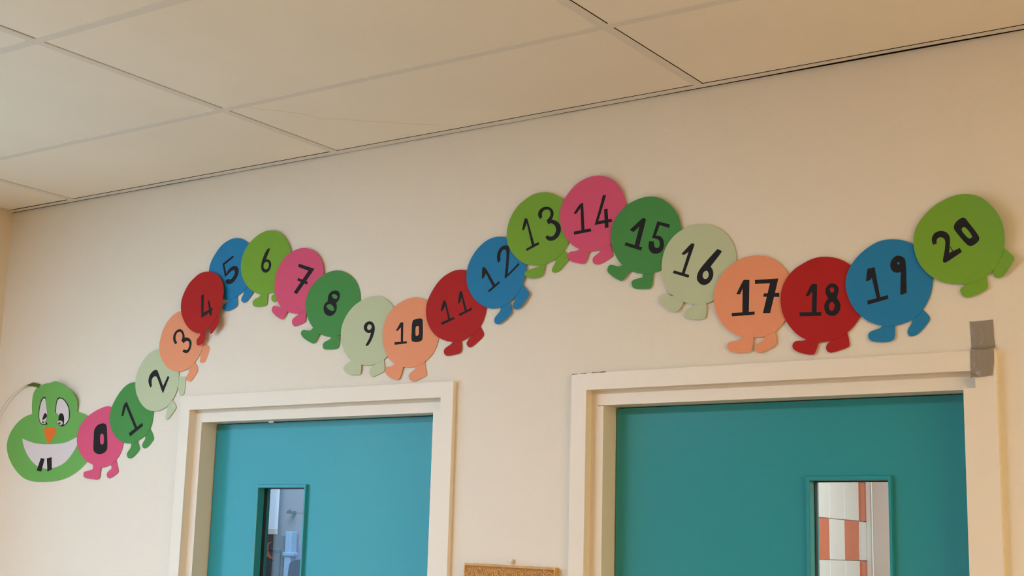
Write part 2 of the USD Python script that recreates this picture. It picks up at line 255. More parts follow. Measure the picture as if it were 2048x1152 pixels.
 {"n":15,"c":[-16804,24487],"r":[1004,996,986,976,970,969,969,968,968,968,968,968,969,970,973,978,981,985,990,998,1006,1013,1020,1023,1022,1017,1010,1004,1002,1000,1000,999,999,999,1000,1001,1001,998,995,994,993,993,993,992,989,986,986,988,989,988,987,985,983,979,974,971,970,972,977,983,990,995,1001,1005,1010,1017,1023,1025,1025,1023,1018,1011],"l":[[-696,-707,-749,-749,-883,-701,-1004,-661,-1070,-707,-1101,-799,-1068,-873,-905,-1006,-717,-1116,-638,-1112,-573,-1035,-398,-859,-537,-734],[-75,-964,-87,-1079,-270,-1098,-387,-1134,-404,-1214,-359,-1311,-266,-1361,97,-1392,174,-1345,199,-1243,222,-956,67,-907]],"d":[[[-103,442,-56,446,7,406,-187,-275,-100,-307,-126,-387,-602,-204,-566,-130,-311,-227,-180,242,-349,112,-456,178]],[[328,315,675,199,663,107,393,214,279,-42,421,-69,499,-182,513,-323,462,-457,347,-516,205,-501,101,-409,74,-278,99,-164,229,-189,237,-318,295,-371,372,-355,402,-265,375,-169,305,-127,176,-90]]]},
 {"n":16,"c":[-15332,23603],"r":[999,999,999,1000,999,998,997,996,994,993,991,991,990,990,991,992,996,1000,1005,1011,1016,1017,1016,1014,1012,1009,1007,1006,1005,1004,1004,1004,1003,1003,1002,1001,1002,1005,1009,1010,1010,1008,1006,1004,1001,999,995,992,990,991,991,989,988,988,990,996,1003,1007,1007,1007,1009,1012,1014,1015,1016,1016,1016,1014,1011,1006,1002,1000],"l":[[-656,-730,-745,-746,-872,-644,-999,-679,-1049,-767,-1036,-859,-895,-1008,-717,-1135,-591,-1149,-516,-1093,-372,-901,-493,-743],[-69,-981,-193,-1061,-342,-1118,-396,-1181,-353,-1275,-266,-1353,128,-1388,201,-1315,230,-982,54,-901]],"d":[[[-198,531,-160,539,-103,503,-370,-207,-245,-253,-265,-319,-690,-167,-660,-101,-445,-178,-267,332,-384,256,-460,294]],[[506,327,623,265,603,222,323,-90,396,-209,396,-345,323,-473,201,-541,78,-524,-21,-432,-51,-316,3,-173,151,-6,421,251],[225,-182,274,-243,274,-334,213,-396,139,-378,107,-307,126,-230,171,-189]]]},
 {"n":17,"c":[-13886,22677],"r":[1016,1013,1009,1005,1001,999,997,997,997,997,995,991,989,988,987,984,981,978,978,984,997,1012,1021,1025,1027,1026,1021,1013,1007,1005,1004,1004,1003,1003,1003,1003,1003,1003,1003,1003,1003,1003,1003,1004,1006,1007,1007,1006,1005,1004,1001,997,992,989,988,988,989,990,990,991,994,998,1001,1001,1002,1006,1012,1016,1018,1019,1019,1018],"l":[[-279,-934,-329,-1022,-527,-1033,-652,-1059,-677,-1150,-640,-1244,-528,-1314,-158,-1336,-60,-1301,-23,-1212,3,-941,-156,-885],[283,-959,234,-1080,87,-1139,26,-1192,33,-1283,98,-1351,183,-1356,280,-1332,558,-1202,590,-1114,560,-932,525,-851,380,-875]],"d":[[[-260,413,-211,425,-94,408,-114,-365,36,-361,31,-436,-545,-439,-550,-356,-276,-360,-269,217,-336,83,-429,91]],[[48,398,637,384,425,-424,243,-417,426,288,48,301]],[[271,56,658,36,652,-59,254,-22]]]},
 {"n":18,"c":[-12171,22480],"r":[1004,999,995,992,989,987,984,982,983,987,992,996,998,997,997,998,999,1000,1001,1000,998,997,999,1001,1003,1004,1005,1006,1006,1007,1008,1008,1007,1005,1004,1003,1002,1002,1002,1002,1002,1003,1003,1004,1006,1006,1006,1003,1000,997,995,992,990,990,991,992,990,986,983,981,983,991,1001,1008,1014,1019,1023,1023,1022,1020,1016,1010],"l":[[-371,-899,-442,-944,-629,-927,-712,-978,-737,-1066,-691,-1147,-516,-1235,-283,-1281,-202,-1275,-166,-1200,-75,-973,-231,-864],[205,-969,113,-1040,70,-1126,98,-1215,166,-1257,269,-1247,610,-1158,638,-1095,614,-940,576,-796,413,-818]],"d":[[[-260,368,-167,371,-113,351,-134,-296,-19,-301,-27,-389,-540,-367,-546,-272,-251,-288,-227,208,-311,91,-393,98]],[[250,351,353,311,404,222,395,111,348,4,426,-102,442,-225,399,-343,306,-413,192,-409,89,-342,45,-216,58,-106,153,9,85,115,82,227,146,322],[249,262,299,220,293,153,247,128,196,161,191,229],[243,-76,299,-136,298,-236,239,-298,182,-271,156,-192,185,-105]]]},
 {"n":19,"c":[-10581,22727],"r":[1004,998,991,984,981,979,977,976,974,974,975,977,978,978,980,982,984,985,986,987,989,991,996,1002,1004,1001,998,996,994,990,984,981,979,978,976,974,972,973,977,981,983,984,985,986,987,988,990,993,995,995,994,992,991,991,991,991,989,985,978,971,967,967,968,971,975,980,986,994,1002,1007,1008,1008],"l":[[-181,-933,-218,-1021,-403,-1060,-496,-1104,-516,-1182,-477,-1275,-362,-1327,-65,-1346,61,-1309,104,-1233,108,-953,-55,-908],[501,-847,475,-968,394,-1074,376,-1162,412,-1231,479,-1253,636,-1201,865,-951,894,-864,848,-783,740,-663,627,-733]],"d":[[[-488,359,-324,379,-213,-318,-40,-280,-23,-367,-501,-466,-504,-374,-294,-334,-394,155,-424,89,-531,75]],[[234,600,335,556,394,471,388,-265,245,-303,270,221,189,201,99,236,39,322,35,437,83,535,165,596],[221,458,252,427,247,400,219,387,192,410,193,437]]]},
 {"n":20,"c":[-8979,23538],"r":[1011,1007,1004,1002,1002,1001,999,996,995,994,993,991,990,988,987,986,985,986,988,991,993,993,996,1004,1012,1015,1015,1013,1007,1002,1000,1003,1004,1003,999,996,995,997,998,997,996,994,992,991,991,993,997,1002,1007,1009,1009,1009,1008,1007,1004,999,992,985,982,981,980,979,980,983,988,994,1003,1012,1018,1020,1019,1016],"l":[[131,-955,64,-1027,-13,-1075,-30,-1129,4,-1220,77,-1288,163,-1295,379,-1229,541,-1144,575,-1071,558,-960,531,-826,348,-875],[716,-689,680,-795,699,-863,750,-915,833,-923,919,-883,1115,-650,1177,-558,1153,-491,972,-298,873,-420]],"d":[[[-579,-55,-614,44,-589,154,-520,226,-408,248,-288,212,-214,114,-208,-21,-237,-269,-5,-181,40,-270,-321,-492,-375,-464,-378,-408,-335,-233,-306,-11,-337,71,-413,108,-480,86,-510,22,-499,-36]],[[-40,433,71,492,147,467,198,383,423,46,431,-44,375,-104,244,-173,169,-139,76,-29,-112,238,-120,306,-96,371],[86,277,150,259,263,85,272,29,217,1,175,28,61,174,46,243]],[[-216,-137,-207,-127,-149,-229,-166,-238]]]},
]
HEAD = {'c':[-39923,19980],'body':[-709,804,-762,1028,-783,1324,-749,1519,-664,1647,-522,1733,-298,1778,3,1814,305,1816,402,1844,551,1853,756,1818,938,1755,1075,1662,1283,1579,1495,1458,1636,1308,1705,1146,1704,971,1687,797,1876,759,2077,699,2253,636,2568,407,2750,90,2802,-223,2708,-531,2564,-699,2347,-867,2108,-1050,1839,-1203,1518,-1340,1140,-1431,752,-1476,357,-1489,-44,-1496,-453,-1468,-822,-1385,-1099,-1254,-1387,-1057,-1659,-810,-1856,-546,-1948,-282,-1941,-85,-1853,143,-1676,369,-1442,559,-1175,698,-927,772],'mouth':[-1123,-22,-746,-128,-325,-212,84,-243,486,-251,883,-244,1222,-204,1504,-115,1806,-12,1892,-45,1774,-326,1608,-542,1348,-790,1122,-928,886,-1004,597,-1064,299,-1070,-9,-1025,-220,-958,-495,-810,-726,-630,-939,-399,-1063,-186],'tooth':[[-18,-705,192,-734,70,-1153,-182,-1119],[310,-717,560,-683,626,-1096,396,-1157]],'antenna':[355,1824,551,1860,755,1825,965,1744,1100,1654,975,1666,766,1746,511,1784],'ribbon':[-422,1751,-793,1830,-1076,1813,-1365,1720,-1717,1536,-1956,1363,-2139,1171,-2319,944,-2455,783,-2586,587],'nose':[54,322,617,306,664,261,663,165,600,27,503,-57,411,-186,333,-214,246,-174,176,-67,107,39,40,164,22,252],'eye':[{'rim':[22,1350,-76,1362,-181,1322,-271,1224,-331,1058,-364,900,-358,757,-319,615,-254,507,-170,442,-83,417,83,412,196,426,144,463,80,532,107,637,144,706,138,812,99,972,64,1150,42,1310],'white':[29,1301,-69,1314,-160,1268,-237,1161,-292,1021,-317,862,-309,720,-274,596,-212,505,-129,450,71,441,66,532,101,637,136,724,127,830,91,972,55,1150],'pupil':[21,819,86,787,133,724,115,680,28,613,-119,573,-114,635,-88,687,-50,774],'goog':[67,506,63,483,45,464,17,452,-19,448,-55,454,-88,468,-111,488,-121,511,-117,534,-100,553,-71,565,-35,569,1,563,34,549,57,529],'gp':[10,499,8,487,-1,477,-16,470,-35,468,-55,471,-72,479,-84,489,-90,502,-87,514,-78,524,-63,530,-44,532,-25,529,-8,522,5,511]},{'rim':[783,1289,890,1299,1031,1257,1159,1143,1258,1000,1300,842,1302,668,1266,530,1172,429,1049,351,938,328,821,356,719,413,635,492,726,503,757,616,761,686,706,749,577,802,585,902,615,1023,653,1145,722,1239],'white':[895,1265,1017,1222,1130,1118,1215,984,1255,843,1256,670,1225,540,1138,448,1039,384,907,359,795,388,707,443,665,490,753,506,776,615,777,685,715,748,619,792,628,865,650,1005,688,1126,769,1232],'pupil':[879,774,962,758,1013,677,1035,572,1028,468,1017,347,937,337,856,438,763,528,763,633,783,720,821,762],'goog':[987,452,982,423,959,399,923,383,878,379,831,386,790,404,761,429,748,459,753,488,776,513,812,528,857,533,904,525,945,507,974,482],'gp':[894,437,892,423,880,411,862,403,840,401,816,404,796,413,781,426,775,441,777,455,789,468,807,475,829,478,853,474,873,465,888,452]}]}
TAPE = {'c':[-8579,21101],'up':[-259,623,-197,614,235,631,245,200,261,120,266,9,1,-1,-237,-3,-246,324],'lo':[-226,-29,-10,-23,270,-20,267,-276,245,-430,230,-585,59,-602,-37,-597,-242,-616,-215,-563,-227,-445,-230,-249]}

# ------------------------------------------------------------------ room shell
X0, X1, Y0 = -4.28, 4.2, -7.0
WT = 0.12
FRAMES = [dict(xo=(-3.3197, -2.261), xg=(-3.277, -2.3026), xi=(-3.249, -2.3475), fill=-2.326),
          dict(xo=(-1.886, -0.828), xg=(-1.842, -0.872), xi=(-1.8075, -0.9065), fill=-0.898)]
ZO, ZG, ZI = 2.1065, 2.0637, 2.0268
w = mbox(X0 - 0.2, X1 + 0.2, 0, WT, -0.1, CEIL + 0.25)
for f in FRAMES:
    w -= mbox(f['xo'][0] + 0.012, f['xo'][1] - 0.012, -0.1, WT + 0.1, -0.2, ZO - 0.012)
w -= mbox(X0 - 0.3, X1 + 0.3, -0.1, 0.035, CEIL + 0.0008, CEIL + 0.3)
obj('wall_back', w, M['wall'], label='cream plastered wall carrying the number caterpillar and the two doors', cat='wall', kind='structure')
wl = mbox(X0 - 0.2, X0, Y0 - 0.2, 0, -0.1, CEIL + 0.25) - mbox(X0 - 0.4, X0 + 0.1, -1.9 - 1.05, -1.9 + 1.05, 0.85, 2.42)
wr = mbox(X1, X1 + 0.2, Y0 - 0.2, 0, -0.1, CEIL + 0.25) - mbox(X1 - 0.1, X1 + 0.4, -3.0 - 1.05, -3.0 + 1.05, 0.80, 2.20)
obj('wall_left', wl, M['wall_side'], label='beige side wall meeting the cream wall in the left corner', cat='wall', kind='structure')
obj('wall_right', wr, M['wall'], label='cream wall at the right of the classroom', cat='wall', kind='structure')
obj('wall_front', box(X0, X1, Y0 - 0.2, Y0, -0.1, CEIL + 0.25), M['wall'], label='cream wall behind the camera', cat='wall', kind='structure')
obj('floor', box(X0, X1, Y0, 0, -0.1, 0), M['floor'], label='tan linoleum classroom floor', cat='floor', kind='structure')

# suspended ceiling: grid bars, lay-in tiles with a slit beside the cross bars, wall angle, dark void above
ceil = thing('ceiling', label='suspended ceiling of large cream tiles in a narrow grid', cat='ceiling', kind='structure')
XJ = [-3.909 + 1.2 * i for i in range(7)]                       # right edges of the cross bars
YJ = [-0.479 - 0.6 * i for i in range(11)]                      # centres of the bars along the wall
obj('plenum', box(X0 - 0.2, X1 + 0.2, Y0 - 0.2, WT, CEIL + 0.20, CEIL + 0.24), M['void'], ceil)
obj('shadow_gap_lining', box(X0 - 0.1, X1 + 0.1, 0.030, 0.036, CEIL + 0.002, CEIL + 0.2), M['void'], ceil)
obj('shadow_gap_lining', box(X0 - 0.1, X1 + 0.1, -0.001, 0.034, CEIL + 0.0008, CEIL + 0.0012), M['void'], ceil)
BW = 0.024
SLIT = 0.0030
xs = [X0 + 0.0245] + [v for x in XJ for v in (x - BW - SLIT, x)] + [X1]
ys = [-0.0300] + [v for y in YJ for v in (y + BW / 2, y - BW / 2)] + [Y0]
for i in range(len(xs) // 2):
    xa, xb = xs[2 * i], xs[2 * i + 1]
    if xb - xa < 0.02:
        continue
    for j in range(len(ys) // 2):
        yb, ya = ys[2 * j], ys[2 * j + 1]
        if yb - ya < 0.02:
            continue
        cx, cy = (xa + xb) / 2, (ya + yb) / 2
        if any(abs(cx - tx) < 0.3 and abs(cy - ty) < 0.3 for tx, ty, _ in TROFFERS):
            continue
        dz = 0.0012 + 0.0012 * rng.random()
        gapw = -0.0015 if j == 0 else 0.004                         # the first row stops short of the wall angle
        if xa < -2.45 < xb and ya < -0.25 < yb:
            stain_z = CEIL + dz
        t = rbox(xa + (0.0004 if i else 0.0), xb + 0.0005, ya - 0.004, yb + gapw, CEIL + dz, CEIL + dz + 0.015, 0.0008)
        obj('ceiling_tile', t, M['ceiling_tile'], ceil)
for x in XJ:
    obj('cross_bar', rbox(x - BW - SLIT, x - SLIT, Y0, -0.028, CEIL, CEIL + 0.003, 0.0006), M['grid'], ceil)
for y in YJ:
    obj('main_bar', rbox(X0 + 0.02, X1, y - BW / 2, y + BW / 2, CEIL - 0.0002, CEIL + 0.0028, 0.0006), M['grid'], ceil)
# wall angle: its wall side wavers, so the gap at the wall opens and closes
n = 340
xa = np.linspace(X0 + 0.001, X1, n)
gap = 0.0022 + 0.0060 * np.exp(-((xa + 1.05) / 0.28) ** 2) + 0.0045 * np.clip(meshkit.fbm(np.stack([xa * 1.3, xa * 0, xa * 0], 1), 3, 5) * 2.2 - 0.55, 0, 1) + 0.0010 * meshkit.noise(np.stack([xa * 14, xa * 0, xa * 0], 1), 9)
poly = [(x, -g) for x, g in zip(xa, gap)] + [(X1, -0.0285), (X0 + 0.001, -0.0285)]
obj('wall_angle', trimesh.creation.extrude_polygon(sg.Polygon(poly), 0.0012, engine='earcut').apply_translation((0, 0, CEIL)), M['grid'], ceil)
obj('wall_angle', rbox(X0 + 0.0015, X0 + 0.026, Y0, -0.03, CEIL, CEIL + 0.0012, 0.0003), M['grid'], ceil)
# brown tide line of an old leak on the tile beside the middle cross bar
sp = np.array([(-2.640, -0.452), (-2.60, -0.405), (-2.56, -0.350), (-2.542, -0.289), (-2.505, -0.262), (-2.476, -0.241), (-2.44, -0.200), (-2.397, -0.165), (-2.34, -0.118), (-2.293, -0.074)])
tt = np.linspace(0, len(sp) - 1, 60)
line = np.stack([np.interp(tt, range(len(sp)), sp[:, k]) for k in (0, 1)], 1) + 0.006 * (np.stack([meshkit.fbm(np.stack([tt * 1.6, tt * 0 + k, tt * 0], 1), 3, 3) for k in (0, 7)], 1) - 0.5)
obj('water_stain', trimesh.creation.extrude_polygon(sg.LineString(line).buffer(0.0030), 0.0004, engine='earcut').apply_translation((0, 0, stain_z - 0.0001)), M['stain'], ceil, label='thin brown tide line of an old leak')
for tx, ty, tone in TROFFERS:
    t = thing('ceiling_lamp', (tx, ty, CEIL), label='recessed ceiling lamp panel with %s white tubes' % tone, cat='ceiling lamp', group='ceiling lamps')
    fr = m3.Manifold.cube((1.176, 0.576, 0.03), True) - m3.Manifold.cube((1.11, 0.51, 0.1), True)
    obj('lamp_frame', fr.translate((0, 0, 0.016)), M['grid'], t)
    obj('diffuser', box(-0.557, 0.557, -0.257, 0.257, 0.003, 0.006), M[tone], t)

# windows, out of the picture: frame, mullion and sill
for i, (side, wc, ww, z0, z1) in enumerate(WINDOWS):
    t = UsdGeom.Xform.Define(stage, '/World/window_%d' % (i + 1))
    t.AddTranslateOp().Set(Gf.Vec3d(X0 if side == 'left' else X1, wc, 0))
    if side == 'right':
        t.AddRotateZOp().Set(180)
    t = tag(t, 'white framed classroom window in the %s wall' % side, 'window', kind='structure')
    a = ww / 2
    fr = mbox(-0.14, -0.08, -a, a, z0, z1) - mbox(-0.2, 0.1, -a + 0.05, a - 0.05, z0 + 0.05, z1 - 0.05)
    obj('window_frame', fr, M['frame'], t)
    obj('mullion', rbox(-0.14, -0.08, -0.025, 0.025, z0 + 0.05, z1 - 0.05), M['frame'], t)
    obj('window_sill', rbox(-0.2, 0.06, -a, a, z0 - 0.03, z0), M['frame'], t)

# ------------------------------------------------------------------ doors
YF, YI, YL = -0.015, 0.013, 0.075                              # frame face, stepped face, door leaf face
DOORS = [dict(label='blue-green door at the left with a narrow glass slot, right below the peach number ten', leaf=(-3.246, -2.3505),
              bo=(-3.0524, -2.849, 1.839), bi=(-3.0434, -2.8565, 1.828)),
         dict(label='dark teal door at the right with a glass slot showing white and orange tiles', leaf=(-1.8045, -0.9095),
              bo=(-1.2945, -1.088, 1.850), bi=(-1.2824, -1.097, 1.838))]
GZ0 = 0.95
for i, (f, d) in enumerate(zip(FRAMES, DOORS)):
    t = thing('door_%d' % (i + 1), label=d['label'], cat='door', kind='structure')
    xo, xg, xi = f['xo'], f['xg'], f['xi']
    e = 0.0008
    casing = mbox(xo[0], xo[1], YF, 0.05, 0, ZO) - mbox(xg[0], xg[1], -1, 1, -1, ZG) + mbox(f['fill'], xg[1] + e, YF, 0.05, 0, ZI)
    obj('casing', casing, M['frame'], t, smooth=False)
    inner = mbox(xg[0] - e, xg[1] + e, YI, 0.125, 0, ZG + e) - mbox(xi[0], xi[1], -1, 1, -1, ZI)
    obj('inner_frame', inner, M['frame'], t, smooth=False)
    # rebate strip behind the leaf closes the gap round it
    st = mbox(xi[0] - 0.001, xi[1] + 0.001, YL + 0.03, YL + 0.05, 0, ZI + 0.001) - mbox(xi[0] + 0.015, xi[1] - 0.015, 0, 0.3, -0.1, ZI - 0.015)
    obj('door_stop', st, M['void'], t)
    bo, bi = d['bo'], d['bi']
    leaf = mbox(d['leaf'][0], d['leaf'][1], YL, YL + 0.045, 0.004, ZI - 0.0025)
    leaf -= mbox(bi[0] - 0.001, bi[1] + 0.001, 0, 0.3, GZ0, bi[2] + 0.001)
    obj('leaf', leaf, M['teal'], t, smooth=False)
    yb = YL - 0.010
    # mitred glazing beads with a sloping face
    def bead(p0, p1, q0, q1):
        """outer edge p0-p1, inner edge q0-q1 (x, z)"""
        P = []
        for (ox, oz), (ix, iz) in ((p0, q0), (p1, q1)):
            e = np.array([ix - ox, iz - oz])
            a = np.array([ox, oz]) + e * 0.22
            c = np.array([ix, iz]) - e * 0.10
            P += [(ox, YL + 0.001, oz), (a[0], yb, a[1]), (c[0], yb, c[1]), (ix, yb + 0.0015, iz), (ix, YL + 0.040, iz), (ox, YL + 0.002, oz)]
        return m3.Manifold.hull_points(np.array(P, float))
    O = [(bo[0], bo[2]), (bo[1], bo[2]), (bo[1], GZ0 - 0.011), (bo[0], GZ0 - 0.011)]
    I = [(bi[0], bi[2]), (bi[1], bi[2]), (bi[1], GZ0), (bi[0], GZ0)]
    for k in range(4):
        obj('glazing_bead', bead(O[k], O[(k + 1) % 4], I[k], I[(k + 1) % 4]), M['teal'], t, smooth=20)
    g0 = mbox(bi[0], bi[1], YL + 0.018, YL + 0.030, GZ0, bi[2]) - mbox(bi[0] + 0.0018, bi[1] - 0.0018, 0, 0.3, GZ0 + 0.002, bi[2] - 0.002)
    obj('gasket', g0, M['gasket'], t)
    obj('pane', box(bi[0] - 0.0005, bi[1] + 0.0005, YL + 0.030, YL + 0.034, GZ0, bi[2] + 0.0005), M['glass'], t)
    if i == 0:
        obj('latch_plate', rbox(-3.012, -2.990, 0.060, 0.0755, ZI - 0.0045, ZI + 0.001, 0.0008), M['latch'], t, label='small metal latch plate')
    else:
        r = random.Random(3)
        for x0, x1, z in ((-1.886, -1.868, 2.1070), (-1.862, -1.842, 2.1078), (-1.826, -1.800, 2.1080), (-1.800, -1.786, 2.1083)):
            h = 0.0011 if x0 > -1.81 else 0.0006
            obj('paint_crack', rbox(x0, x1, YF - 0.0002, YF + 0.001, z - h - 0.0014, z + h - 0.0014, 0.0001), M['trim_dark'], t, label='fine dark crack in the paint')
        for x0, x1 in ((-1.8235, -1.8175), (-1.8165, -1.8125), (-1.8115, -1.8078)):
            obj('paint_crack', rbox(x0, x1, YI - 0.0003, YI + 0.001, ZI - 0.0018, ZI - 0.0002, 0.0001), M['trim_dark'], t, label='fine dark crack in the paint')

# ------------------------------------------------------------------ paper caterpillar
COL = {0: 'pink', 1: 'green', 2: 'mint', 3: 'peach', 4: 'red', 5: 'blue', 6: 'lime', 7: 'pink', 8: 'green', 9: 'mint', 10: 'peach', 11: 'red',
       12: 'blue', 13: 'lime', 14: 'pink', 15: 'green', 16: 'mint', 17: 'peach', 18: 'red', 19: 'blue', 20: 'lime'}
CNAME = dict(pink='pink', green='dark green', mint='pale mint', peach='peach orange', red='red', blue='blue', lime='lime green')
CURL = {4: (0.012, -0.35), 14: (0.007, 1.0), 15: (0.007, 0.95), 20: (0.022, 0.5), 7: (0.004, 0.3), 6: (0.004, 0.6), 13: (0.003, 1.2), 12: (0.004, -0.4), 5: (0.002, -0.6)}
WORDS = 'zero one two three four five six seven eight nine ten eleven twelve thirteen fourteen fifteen sixteen seventeen eighteen nineteen twenty'.split()
WHERE = ['lapping over the grinning head', 'between the zero and the two', 'at the corner of the left door frame', 'below the raised red four', 'standing off the wall with a big shadow',
         'tucked under red four and lime six', 'at the top of the first hump', 'just past the first hump', 'with its two on the way down', 'at the foot of the first dip', 'low above the left door frame',
         'starting the climb to the second hump', 'halfway up the second hump', 'left neighbour of the highest pink disc', 'the highest of all the discs', 'right neighbour of the highest pink disc', 'on the way down to the right door',
         'above the left part of the right door', 'above the middle of the right door', 'above the right part of the right door', 'the last disc, above the grey tape']
WHERE[8] = 'between pink seven and pale mint nine'
GR = 'numbered paper discs of the caterpillar'
for s in SEGMENTS:
    n = s['n']
    cx, cz = s['c'][0] * 1e-4, s['c'][1] * 1e-4
    base = 0.0048 + (0.0075 if n == 4 else 0) - (0.0012 if n == 5 else 0)
    curl, ca = CURL.get(n, (0.0, 0.0))
    bow = 0.0015 * (random.random() - 0.3)
    dx, dz = math.cos(ca), math.sin(ca)

    def lift(x, z, base=base, curl=curl, dx=dx, dz=dz, bow=bow):
        r = np.maximum(0, (x * dx + z * dz) / 0.1)
        return base - 0.030 * np.clip(x, -0.13, 0.115) + curl * r * r + bow * ((x * x + z * z) / 0.01)
    th = np.linspace(-math.pi, math.pi, len(s['r']) + 1)[:-1]
    rr = np.array(s['r']) * 1e-4
    t2 = np.linspace(-math.pi, math.pi, 145)[:-1]
    r2 = np.interp(t2, np.r_[th, math.pi], np.r_[rr, rr[0]])
    r2 = (np.roll(r2, 1) + 2 * r2 + np.roll(r2, -1)) / 4
    ring = np.stack([r2 * np.cos(t2), r2 * np.sin(t2)], 1)
    lab = '%s paper disc numbered %s, %s' % (CNAME[COL[n]], WORDS[n], WHERE[n])
    t = thing('caterpillar_segment', (cx, 0, cz), label=lab, cat='paper decoration', group=GR)
    mt = M[COL[n]]
    obj('body_disc', sheet([ring], 0.0004, lift), mt, t)
    for l in s['l']:
        p = smooth_poly(l, 75)
        if n == 2:
            p[:, 1] = np.maximum(p[:, 1], ZO + 0.0005 - cz) if p[:, 0].mean() > 0.07 else p[:, 1]
        obj('foot', sheet([p], 0.0004, lift, -0.0007), mt, t)
    for d in s['d']:
        obj('numeral', sheet([smooth_poly(q) for q in d], 0.00015, lift, 0.00045, 0.01), M['ink'], t)

hx, hz = HEAD['c'][0] * 1e-4, HEAD['c'][1] * 1e-4
head = thing('smiling_caterpillar', (hx, 0, hz), label='green paper caterpillar head with a wide toothy grin and googly eyes', cat='paper decoration')


def hl(x, z):
    return 0.0020 + 0.0016 * np.clip((x + 0.05) / 0.1, 0, 1) + 0.010 * np.clip((z - 0.03) / 0.1, 0, 1) ** 2 * np.clip((x + 0.06) / 0.09, 0, 1.3) - 0.006 * np.clip((x - 0.08) / 0.1, 0, 0.45)


obj('face', sheet([smooth_poly(HEAD['body'])], 0.0004, hl), M['face'], head)
obj('mouth', sheet([smooth_poly(HEAD['mouth'])], 0.0002, hl, 0.0006), M['white_paper'], head, label='white grinning mouth')
for q in HEAD['tooth']:
    obj('tooth', sheet([smooth_poly(q)], 0.0002, hl, 0.0010), M['ink'], head, label='black tooth')
obj('nose', sheet([smooth_poly(HEAD['nose'])], 0.0002, hl, 0.0006), M['orange_paper'], head, label='orange pointed nose')
for e in HEAD['eye']:
    p = obj('eye_outline', sheet([smooth_poly(e['rim'], 80)], 0.0001, hl, 0.00045), M['ink'], head)
    obj('eye_white', sheet([smooth_poly(e['white'], 80)], 0.0001, hl, 0.0006), M['white_paper'], head)
    obj('eye_pupil', sheet([smooth_poly(e['pupil'], 80)], 0.0001, hl, 0.00075), M['ink'], head)
    obj('googly_eye', sheet([smooth_poly(e['goog'])], 0.0022, hl, 0.0009), M['goog_white'], head)
    obj('googly_pupil', sheet([smooth_poly(e['gp'])], 0.0004, hl, 0.0030), M['goog_pupil'], head)
obj('antenna', sheet([smooth_poly(HEAD['antenna'])], 0.0004, hl, 0.0012), M['face'], head)
# curling antenna: a paper strip that leaves the head flat and turns edge-on as it springs off the wall
rb = np.array(HEAD['ribbon'], float).reshape(-1, 2) * 1e-4
tt = np.linspace(0, len(rb) - 1, 48)
px, pz = (np.interp(tt, range(len(rb)), rb[:, k]) for k in (0, 1))
for _ in range(4):
    px[1:-1] = (px[:-2] + 2 * px[1:-1] + px[2:]) / 4
    pz[1:-1] = (pz[:-2] + 2 * pz[1:-1] + pz[2:]) / 4
C3 = np.stack([px, -(0.0045 + 0.008 * np.clip(tt / 5, 0, 1)), pz], 1)
T3 = np.gradient(C3, axis=0)
T3 /= np.linalg.norm(T3, axis=1, keepdims=True)
flatw = np.cross(T3, [0, 1.0, 0])
edgew = np.array([0.795, -0.601, -0.082])
edgew = edgew - (T3 @ edgew)[:, None] * T3
edgew *= np.sign((flatw * edgew).sum(1, keepdims=True))
k = np.clip((tt - 0.5) / 1.9, 0, 1)[:, None]
k = k * k * (3 - 2 * k)
W3 = flatw * (1 - k) + edgew / np.linalg.norm(edgew, axis=1, keepdims=True) * k
W3 /= np.linalg.norm(W3, axis=1, keepdims=True)
N3 = np.cross(T3, W3)
hw = (0.0066 - 0.0048 * np.clip((tt - 1) / 2.5, 0, 1))[:, None]
V = np.concatenate([C3 + W3 * hw + N3 * 0.0003, C3 - W3 * hw + N3 * 0.0003, C3 - W3 * hw - N3 * 0.0003, C3 + W3 * hw - N3 * 0.0003])
m = len(tt)
F = []
for a in range(4):
    b = (a + 1) % 4
    for i in range(m - 1):
        F += [(a * m + i, b * m + i, b * m + i + 1), (a * m + i, b * m + i + 1, a * m + i + 1)]
F += [(0, m, 2 * m), (0, 2 * m, 3 * m), (m - 1, 3 * m - 1, 2 * m - 1), (m - 1, 4 * m - 1, 3 * m - 1)]
tm = trimesh.Trimesh(V, F, process=False)
trimesh.repair.fix_normals(tm)
obj('curled_antenna', tm, M['feeler'], head, smooth=False, label='thin paper feeler curling away from the wall')

# ------------------------------------------------------------------ duct tape over the right frame corner
tx, tz = TAPE['c'][0] * 1e-4, TAPE['c'][1] * 1e-4
tape = thing('duct_tape_strip', (tx, 0, tz), label='crumpled grey duct tape strip stuck over the upper right corner of the door frame', cat='tape')
up = smooth_poly(TAPE['up'], 30, 1)
lo = smooth_poly(TAPE['lo'], 30, 1)
ztop = ZO - tz


def l_up(x, z):
    return 0.0004 + 0.0145 * np.clip(1 - (z - ztop) / 0.010, 0, 1) + 0.0011 * meshkit.noise(np.stack([x * 120 + z * 50, z * 90 - x * 40, x * 0 + 1.7], 1), 6)


def l_lo(x, z):
    p = np.stack([x * 55, z * 55, x * 0 + 3.3], 1)
    crumple = 0.0085 * np.clip((ztop - 0.020 - z) / 0.03, 0, 1) * (meshkit.noise(p, 4) - 0.2)
    fold = 0.0065 * np.clip(1 - np.abs((x + 0.019) * 0.75 + (z - ztop + 0.052) * 1.0) / 0.006, 0, 1) * np.clip((ztop - 0.030 - z) / 0.01, 0, 1)
    return 0.0156 + np.maximum(0, crumple) + fold


obj('upper_flap', sheet([up], 0.0003, l_up, 0, 0.004), M['tape'], tape)
obj('lower_flap', sheet([lo], 0.0003, l_lo, 0, 0.0035), M['tape'], tape)

